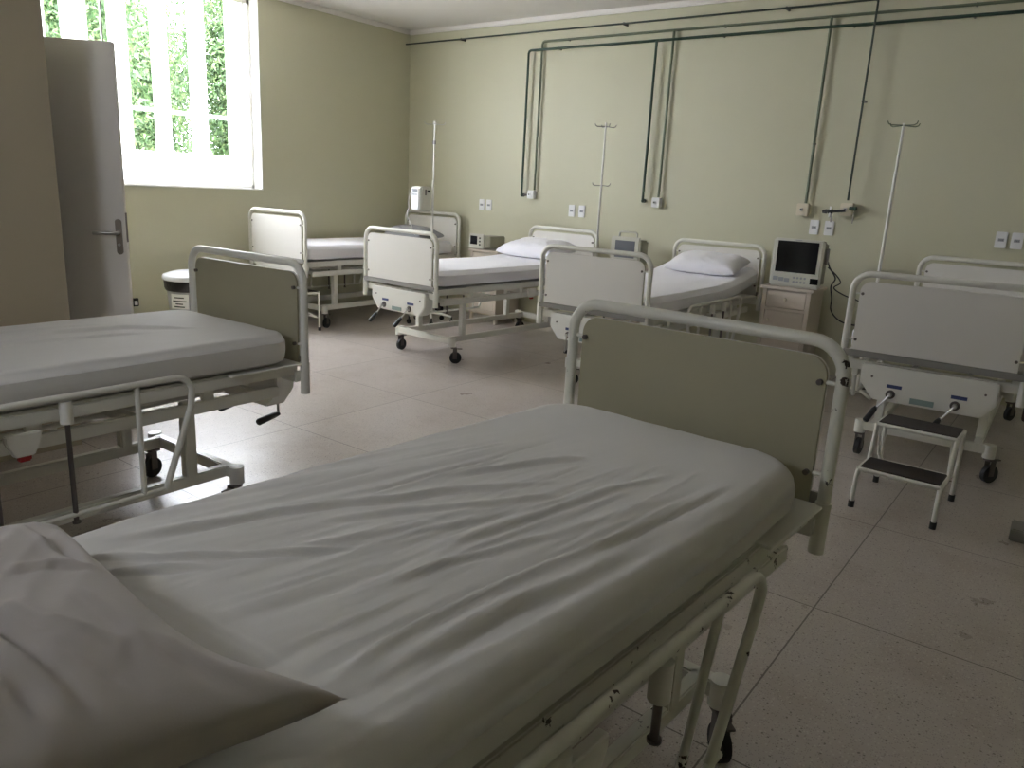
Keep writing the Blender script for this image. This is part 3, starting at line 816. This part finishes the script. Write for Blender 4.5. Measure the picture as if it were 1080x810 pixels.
pipes([[(-4.975, YP, 1.455), (-4.975, YP, zm - .03), (-4.965, YP, zm - .008), (-4.945, YP, zm), (XR - .3, YP, zm)], [(-3.49, YP, 1.446), (-3.49, YP, zm)], [(-2.085, YP, 1.46), (-2.085, YP, zm)]],
      .0115, 'olive', 'gas_pipe', 'middle olive gas pipe along the wall with three drops into gas outlets', [(-4.65, zm, 1), (-3.0, zm, 1), (-1.05, zm, 1), (-2.085, 1.95, 0)], [])
pipes([[(XW + .01, YP, zt), (-1.745, YP, zt), (-1.732, YP, zt - .012), (-1.73, YP, 1.50)]],
      .0085, 'dgreen', 'gas_pipe', 'topmost thin blackish pipe from the corner that drops once to the valve cluster', [(-6.05, zt, 1), (-4.0, zt, 1), (-2.45, zt, 1), (-1.73, 2.28, 0)], [], .052)

# gas outlets
def gas_box(x, z, s, m, lab, knob='steel'):
    t = thing('gas_outlet', lab, 'gas outlet', (x, YW, z), 0)
    MB().box((0, -.03, 0), (s, .06, s*1.05), bev=.006).build('housing', M[m], t)
    MB().cyl((-.005, -.066, 0), .014, .016, 'y', 16).build('socket_ring', M[knob], t)
    MB().cyl((-.005, -.074, 0), .007, .012, 'y', 12).build('socket_core', M['ink'], t)
    return t
t = gas_box(-5.01, 1.405, .085, 'white_plastic', 'white wall gas outlet under the pair of drops nearest the corner')
MB().tube([(-.05, -.04, -.01), (-.09, -.045, -.005)], .011, 10).build('valve_stub', M['dark_steel'], t)
gas_box(-3.505, 1.395, .088, 'white_plastic', 'white wall gas outlet above the small grey-screen monitor')
gas_box(-2.10, 1.405, .10, 'cream_plastic', 'cream wall gas outlet above the black-screen monitor, no valves on it')
t = gas_box(-1.74, 1.425, .10, 'cream_plastic', 'cream wall gas outlet carrying the dark valves and flowmeter')
v = MB().tube([(-.0, -.07, -.01), (-.12, -.085, -.022)], .011, 10); v.tube([(-.10, -.085, -.02), (-.135, -.085, -.024)], [.022, .018], 12); v.tube([(-.145, -.085, -.024), (-.18, -.085, -.026)], [.020, .014], 12)
v.build('valve', M['grip'], t)
MB().tube([(-.115, -.09, .02), (-.115, -.09, -.07)], .011, 12).build('flowmeter_tube', M['white_plastic'], t)
MB().tube([(-.10, -.09, -.06), (-.10, -.09, -.11)], .005, 8).build('nozzle', M['dark_steel'], t)
v = MB().tube([(.03, -.065, .01), (.085, -.08, .012)], .015, 12); v.build('green_valve', M['green'], t)
MB().tube([(.07, -.08, -.02), (.07, -.08, -.11)], .004, 8).build('nozzle', M['dark_steel'], t)

def socket(x, lab, side):
    t = thing('power_socket', lab, 'socket', (x, YW, 1.262), 0, 'wall sockets above the beds')
    MB().box((0, -.006, 0), (.078, .012, .122), bev=.004).build('plate', M['white_plastic'], t)
    MB().box((0, -.013, 0), (.040, .004, .022), bev=.001).build('socket_face', M['key'], t)
    for q in (-1, 0, 1): MB().cyl((q*.010, -.0155, 0), .0028, .003, 'y', 8).build('pin_hole', M['ink'], t)
sx = [(-5.722, -5.617, 'above the corner bedside monitor'), (-4.493, -4.369, 'left of the hooked infusion pole'),
      (-1.993, -1.868, 'above the big black monitor'), (-.600, -.497, 'at the right edge of the photo')]
for a, c, where in sx:
    socket(a, 'left one of the pair of white wall sockets ' + where, 0); socket(c, 'right one of the pair of white wall sockets ' + where, 1)
t = thing('low_wall_socket', 'small dark socket box low on the window wall beside the door edge', 'socket', (XW, 3.48, .28))
MB().box((.012, 0, 0), (.024, .065, .075), bev=.004).build('frame', M['black'], t)
MB().box((.026, .004, -.005), (.006, .03, .038), bev=.002).build('insert', M['white_plastic'], t)

# ------------------------------------------------------------------ bedside cabinets and monitors
def cabinet(loc, rz, lab, h=.755):
    t = thing('bedside_cabinet', lab, 'cabinet', loc, rz)
    w, d = .40, .40
    b = MB()
    b.box((0, .01, (h + .09)/2 - .01), (w - .02, d - .02, h - .13))
    b.build('body', M['cream'], t)
    for s in (-1, 1): 
        for y in (-1, 1): MB().box((s*(w/2 - .025), y*(d/2 - .03), .055), (.035, .035, .11), bev=.003).build('foot', M['cream'], t)
    MB().box((0, -.005, h - .0125), (w + .03, d + .03, .025), bev=.005).build('cabinet_top', M['cream'], t)
    fr = MB()
    for s in (-1, 1): fr.box((s*(w/2 - .022), -d/2 + .012, (h + .07)/2), (.034, .026, h - .12), bev=.002)
    fr.box((0, -d/2 + .012, h - .185), (w - .07, .024, .022), bev=.002); fr.box((0, -d/2 + .012, .13), (w - .07, .024, .03), bev=.002)
    fr.build('face_frame', M['cream'], t)
    dr = MB().box((0, -d/2 + .012, h - .10), (w - .085, .02, .135), bev=.004).build('drawer', M['cream'], t)
    MB().lathe([(0, .0), (.009, 0), (.009, .008), (.014, .014), (.012, .022), (0, .024)], n=16).build('knob', M['cream_plastic'], dr, mtx=Matrix.Translation((0, -d/2 + .002, h - .10)) @ Matrix.Rotation(PI/2, 4, 'X'))
    do = MB().box((0, -d/2 + .012, (h - .20 + .15)/2), (w - .085, .02, h - .20 - .15), bev=.004).build('door', M['cream'], t)
    MB().lathe([(0, .0), (.009, 0), (.009, .008), (.014, .014), (.012, .022), (0, .024)], n=16).build('knob', M['cream_plastic'], do, mtx=Matrix.Translation((-.12, -d/2 + .002, h - .28)) @ Matrix.Rotation(PI/2, 4, 'X'))
    return t
cabinet((-1.965, 6.56, 0), R(1), 'cream bedside cabinet with drawer under the large black-screen monitor', .785)
cabinet((-5.27, 6.70, 0), R(-2), 'cream bedside cabinet under the small monitor near the corner', .80)
cabinet((-3.57, 6.70, 0), R(2), 'cream bedside cabinet under the grey-screen monitor, mostly hidden behind a footboard', .79)

t = thing('patient_monitor', 'large beige patient monitor with a black square screen on the drawer cabinet', 'patient monitor', (-1.925, 6.47, .787), R(2), scale=(1.02, 1, 1.06))
MB().box((0, .03, .185), (.37, .17, .34), bev=.02, seg=3).build('body', M['device_dark'], t)
bz = MB().box((0, -.075, .185), (.395, .05, .365), bev=.014, seg=3).build('bezel', M['beige_plastic'], t)
MB().box((0, -.101, .232), (.315, .004, .235), bev=.001).build('screen', M['screen'], t)
for q in range(3): MB().box((-.145 + .045*q, -.102, .062 - .004*q), (.04, .006, .03), bev=.002).build('key', M['key'], t)
for q in range(4):
    for w_ in range(2): MB().cyl((.0 + .028*q, -.102, .045 + .032*w_), .009, .006, 'y', 12).build('button', M['key'], t)
MB().box((.155, -.102, .06), (.062, .005, .045), bev=.001).build('small_display', M['screen'], t)
MB().box((0, -.102, .36), (.05, .003, .006)).build('name_strip', M['key'], t)
MB().box((.205, .0, .25), (.02, .05, .12), bev=.004).build('side_port', M['dark_steel'], t)

pts = []
for i in range(48):
    s = i/47; a = -.5 + s*5.2
    pts.append((-1.63 + .11*math.cos(a)*(.6 + .5*s) + .12*s, 6.70 - .02*math.sin(a*2), .80 + .20*math.sin(a + 2.2)*(.5 + .5*s) - .08*s))
pts2 = [(-1.74, 6.62, 1.0), (-1.73, 6.66, .95), (-1.68, 6.68, .87), (-1.71, 6.70, .80), (-1.69, 6.70, .70), (-1.68, 6.70, .60), (-1.60, 6.72, .52), (-1.48, 6.74, .50), (-1.36, 6.78, .52)]
def smooth_pts(p, n=8):
    P = [Vector(q) for q in p]; out = []
    for i in range(len(P) - 1):
        a, b, c, d = P[max(0, i-1)], P[i], P[i+1], P[min(len(P)-1, i+2)]
        for k in range(n):
            t_ = k/n
            out.append(.5*((2*b) + (c - a)*t_ + (2*a - 5*b + 4*c - d)*t_**2 + (3*b - a - 3*c + d)*t_**3))
    out.append(P[-1]); return out
o = MB().tube(smooth_pts(pts2), .006, 8).build('monitor_cable', M['grip'])
tag(o, 'black cable looping down right of the black-screen monitor', 'cable')
o = MB().tube(smooth_pts([(-1.73, 6.60, .96), (-1.66, 6.62, .90), (-1.63, 6.66, .84), (-1.68, 6.68, .79), (-1.60, 6.70, .74), (-1.48, 6.72, .70), (-1.38, 6.74, .60), (-1.36, 6.78, .45)]), .005, 8).build('sensor_cable', M['grip'])
tag(o, 'thinner black sensor lead tangled beside the black-screen monitor', 'cable')

t = thing('patient_monitor', 'small cream bedside monitor with a tiny black screen near the corner', 'patient monitor', (-5.43, 6.56, .802), R(-3))
MB().box((.09, .13, .075), (.19, .26, .13), bev=.01, seg=2).build('body', M['device_dark'], t)
MB().box((0, -.005, .08), (.215, .03, .155), bev=.008, seg=2).build('bezel', M['beige_plastic'], t)
MB().box((-.03, -.022, .09), (.10, .004, .09), bev=.001).build('screen', M['screen'], t)
for q in range(3): MB().cyl((.06, -.022, .045 + .035*q), .010, .008, 'y', 12).build('knob', M['grip'], t)
t = thing('patient_monitor', 'grey-screen beige monitor with a carry handle between two beds', 'patient monitor', (-3.585, 6.56, .792), R(6))
MB().box((.02, .09, .13), (.27, .18, .23), bev=.015, seg=2).build('body', M['device_dark'], t)
MB().box((0, -.01, .14), (.30, .04, .27), bev=.014, seg=2).build('bezel', M['beige_plastic'], t)
MB().box((.0, -.032, .16), (.20, .004, .16), bev=.001).build('screen', M['screen_grey'], t)
MB().tube([(-.09, .03, .26), (-.09, .03, .305), (-.075, .03, .318), (.075, .03, .318), (.09, .03, .305), (.09, .03, .26)], .009, 10).build('carry_handle', M['beige_plastic'], t)
MB().cyl((.16, .05, .12), .015, .02, 'x', 12).build('side_knob', M['grip'], t)

# ------------------------------------------------------------------ two step stool
t = thing('step_stool', 'two-step white metal stool with dark treads in front of the right bed', 'step stool', (-.552, 4.13, 0), R(-1.5))
MB().box((0, .135, .385), (.355, .20, .012), bev=.003).build('tread', M['tread'], t)
MB().box((0, -.115, .205), (.355, .19, .012), bev=.003).build('tread', M['tread'], t)
r_ = .011
for y0, y1, z in ((.03, .24, .376), (-.215, -.02, .196)):
    f = MB(); f.tube([(-.182, y0, z), (.182, y0, z)], r_, 10); f.tube([(-.182, y1, z), (.182, y1, z)], r_, 10)
    for s in (-1, 1): f.tube([(s*.182, y0, z), (s*.182, y1, z)], r_, 10)
    f.build('step_frame', M['paint_clean'], t)
MB().tube([(-.182, .235, .13), (.182, .235, .13)], .008, 8).build('back_rail', M['paint_clean'], t)
for s in (-1, 1):
    MB().tube([(s*.182, -.02, .196), (s*.182, -.18, .196), (s*.182, -.215, .185), (s*.183, -.230, .155), (s*.184, -.236, .02)], r_, 10).build('leg', M['paint_clean'], t)
    MB().tube([(s*.182, .03, .376), (s*.182, -.0, .25), (s*.182, -.02, .196)], r_, 10).build('leg', M['paint_clean'], t)
    MB().tube([(s*.182, .235, .376), (s*.182, .238, .02)], r_, 10).build('leg', M['paint_clean'], t)
    MB().tube([(s*.165, .03, .376), (s*.165, .1, .20), (s*.165, .232, .13)], .007, 8).build('brace', M['paint_clean'], t)
    for y in (-.236, .238): MB().cyl((s*.184, y, .017), .015, .034).build('rubber_foot', M['black'], t)

def stool_copy(src, loc, rz, lab):
    c = copy_tree(src); c.location = loc; c.rotation_euler = (0, 0, rz); return relabel(c, lab)
stool_copy(t, (-6.165, 4.60, 0), R(1), 'white step stool tucked under the foot of the corner bed, mostly hidden')
t = thing('hanging_canister', 'small dark red canister with a cream cap hanging under the bed at the right edge', 'canister', (-.118, 4.66, .42), 0)
MB().lathe([(0, 0), (.03, 0), (.034, .01), (.034, .10), (0, .10)], n=24).build('canister_body', M['red_brown'], t)
MB().lathe([(0, .10), (.038, .10), (.041, .112), (.036, .145), (0, .15)], n=24).build('canister_cap', M['cream_plastic'], t)

# grey block on the floor at the right edge
t = thing('floor_weight', 'dark grey metal block on the floor at the right edge', 'metal block', (.0, 4.07, 0), R(2))
MB().box((0, 0, .03), (.16, .14, .06), bev=.006).build('block', M['grey_metal'], t)

# ------------------------------------------------------------------ pedal bin behind the left bed
t = thing('waste_bin', 'grey round bin with a white lid and black bag below the window', 'bin', (-6.44, 3.78, 0))
MB().lathe([(0, 0), (.17, 0), (.185, .02), (.215, .47), (.215, .50), (0, .50)], n=40).build('bin_body', M['bin'], t)
MB().lathe([(.19, .425), (.222, .43), (.232, .455), (.236, .52), (.225, .53), (.19, .53)], n=40).build('bag_rim', M['bag'], t)
MB().lathe([(0, .515), (.23, .515), (.246, .53), (.246, .555), (.235, .57), (.15, .595), (0, .60)], n=40).build('bin_lid', M['binlid'], t)
a = R(-62)
def on_bin(w_, hgt, z, rr, name, m, par, off=0.):
    n = 10; bm = bmesh.new(); vs = []
    for i in range(n + 1):
        q = a + off + (i/n - .5)*w_/rr
        vs.append([bm.verts.new((rr*math.cos(q), rr*math.sin(q), z - hgt/2)), bm.verts.new((rr*math.cos(q), rr*math.sin(q), z + hgt/2)),
                   bm.verts.new(((rr-.003)*math.cos(q), (rr-.003)*math.sin(q), z - hgt/2)), bm.verts.new(((rr-.003)*math.cos(q), (rr-.003)*math.sin(q), z + hgt/2))])
    for u, v_ in zip(vs, vs[1:]):
        bm.faces.new((u[0], v_[0], v_[1], u[1])); bm.faces.new((u[2], u[3], v_[3], v_[2])); bm.faces.new((u[0], u[2], v_[2], v_[0])); bm.faces.new((u[1], v_[1], v_[3], u[3]))
    bm.faces.new((vs[0][0], vs[0][1], vs[0][3], vs[0][2])); bm.faces.new((vs[-1][0], vs[-1][2], vs[-1][3], vs[-1][1]))
    bmesh.ops.recalc_face_normals(bm, faces=bm.faces)
    me = bpy.data.meshes.new(name); bm.to_mesh(me); bm.free(); return link(name, me, m, par, 40)
lab = on_bin(.17, .13, .345, .217, 'paper_label', M['paper'], t)
for z, w_ in ((.38, .09), (.35, .13), (.325, .07), (.30, .10)):
    on_bin(w_, .010, z, .2185, 'printed_line', M['ink'], lab)

# ------------------------------------------------------------------ light
wd = bpy.data.worlds.new('sky'); bpy.context.scene.world = wd; wd.use_nodes = True
N = wd.node_tree.nodes; bg = N['Background']
bg.inputs['Color'].default_value = (.90, .95, 1.06, 1); bg.inputs['Strength'].default_value = 9.5
s = bpy.data.lights.new('sun', 'SUN'); s.energy = 9; s.angle = R(1); s.color = (1, .96, .88)
so = bpy.data.objects.new('sun', s); COL.objects.link(so); so.rotation_euler = (R(18), R(28), 0)   # high sun coming over the roof from the room side
pt = bpy.data.lights.new('window_portal', 'AREA'); pt.shape = 'RECTANGLE'; pt.size = WZ1 - WZ0; pt.size_y = WY1 - WY0
pt.cycles.is_portal = True
po = bpy.data.objects.new('window_portal', pt); COL.objects.link(po)
po.location = (XW - .21, (WY0 + WY1)/2, (WZ0 + WZ1)/2); po.rotation_euler = (0, R(-90), 0)

pt2 = bpy.data.lights.new('window_portal', 'AREA'); pt2.shape = 'RECTANGLE'; pt2.size = VX1 - VX0; pt2.size_y = VZ1 - VZ0  # portal for the added fill window
pt2.cycles.is_portal = True
po2 = bpy.data.objects.new('window_portal', pt2); COL.objects.link(po2)
po2.location = ((VX0 + VX1)/2, YB - .21, (VZ0 + VZ1)/2); po2.rotation_euler = (R(90), 0, 0)

# ------------------------------------------------------------------ camera
cam = bpy.data.cameras.new('camera'); co = bpy.data.objects.new('camera', cam); COL.objects.link(co)
yaw, pitch, roll, f = 0.6370410795552728, 0.2491255886925087, 0.05146938378939391, 806.21
cy, sy, cp, sp = math.cos(yaw), math.sin(yaw), math.cos(pitch), math.sin(pitch)
fwd = Vector((-sy*cp, cy*cp, -sp)); right = Vector((cy, sy, 0)); up = right.cross(fwd)
r2 = math.cos(roll)*right + math.sin(roll)*up; u2 = -math.sin(roll)*right + math.cos(roll)*up
mt = Matrix((r2, u2, -fwd)).transposed().to_4x4(); mt.translation = (0, 0, 1.45)
co.matrix_world = mt
cam.sensor_width = 36; cam.lens = f/1080*36; cam.clip_start = .05; cam.clip_end = 200
sc = bpy.context.scene; sc.camera = co
sc.view_settings.view_transform = 'Standard'; sc.view_settings.look = 'None'; sc.view_settings.gamma = 1
sc.view_settings.use_curve_mapping = False; sc.view_settings.exposure = 1.34
sc.cycles.max_bounces = 14; sc.cycles.diffuse_bounces = 10; sc.cycles.transmission_bounces = 8
sc.cycles.use_denoising = True
sc.cycles.sample_clamp_indirect = 8
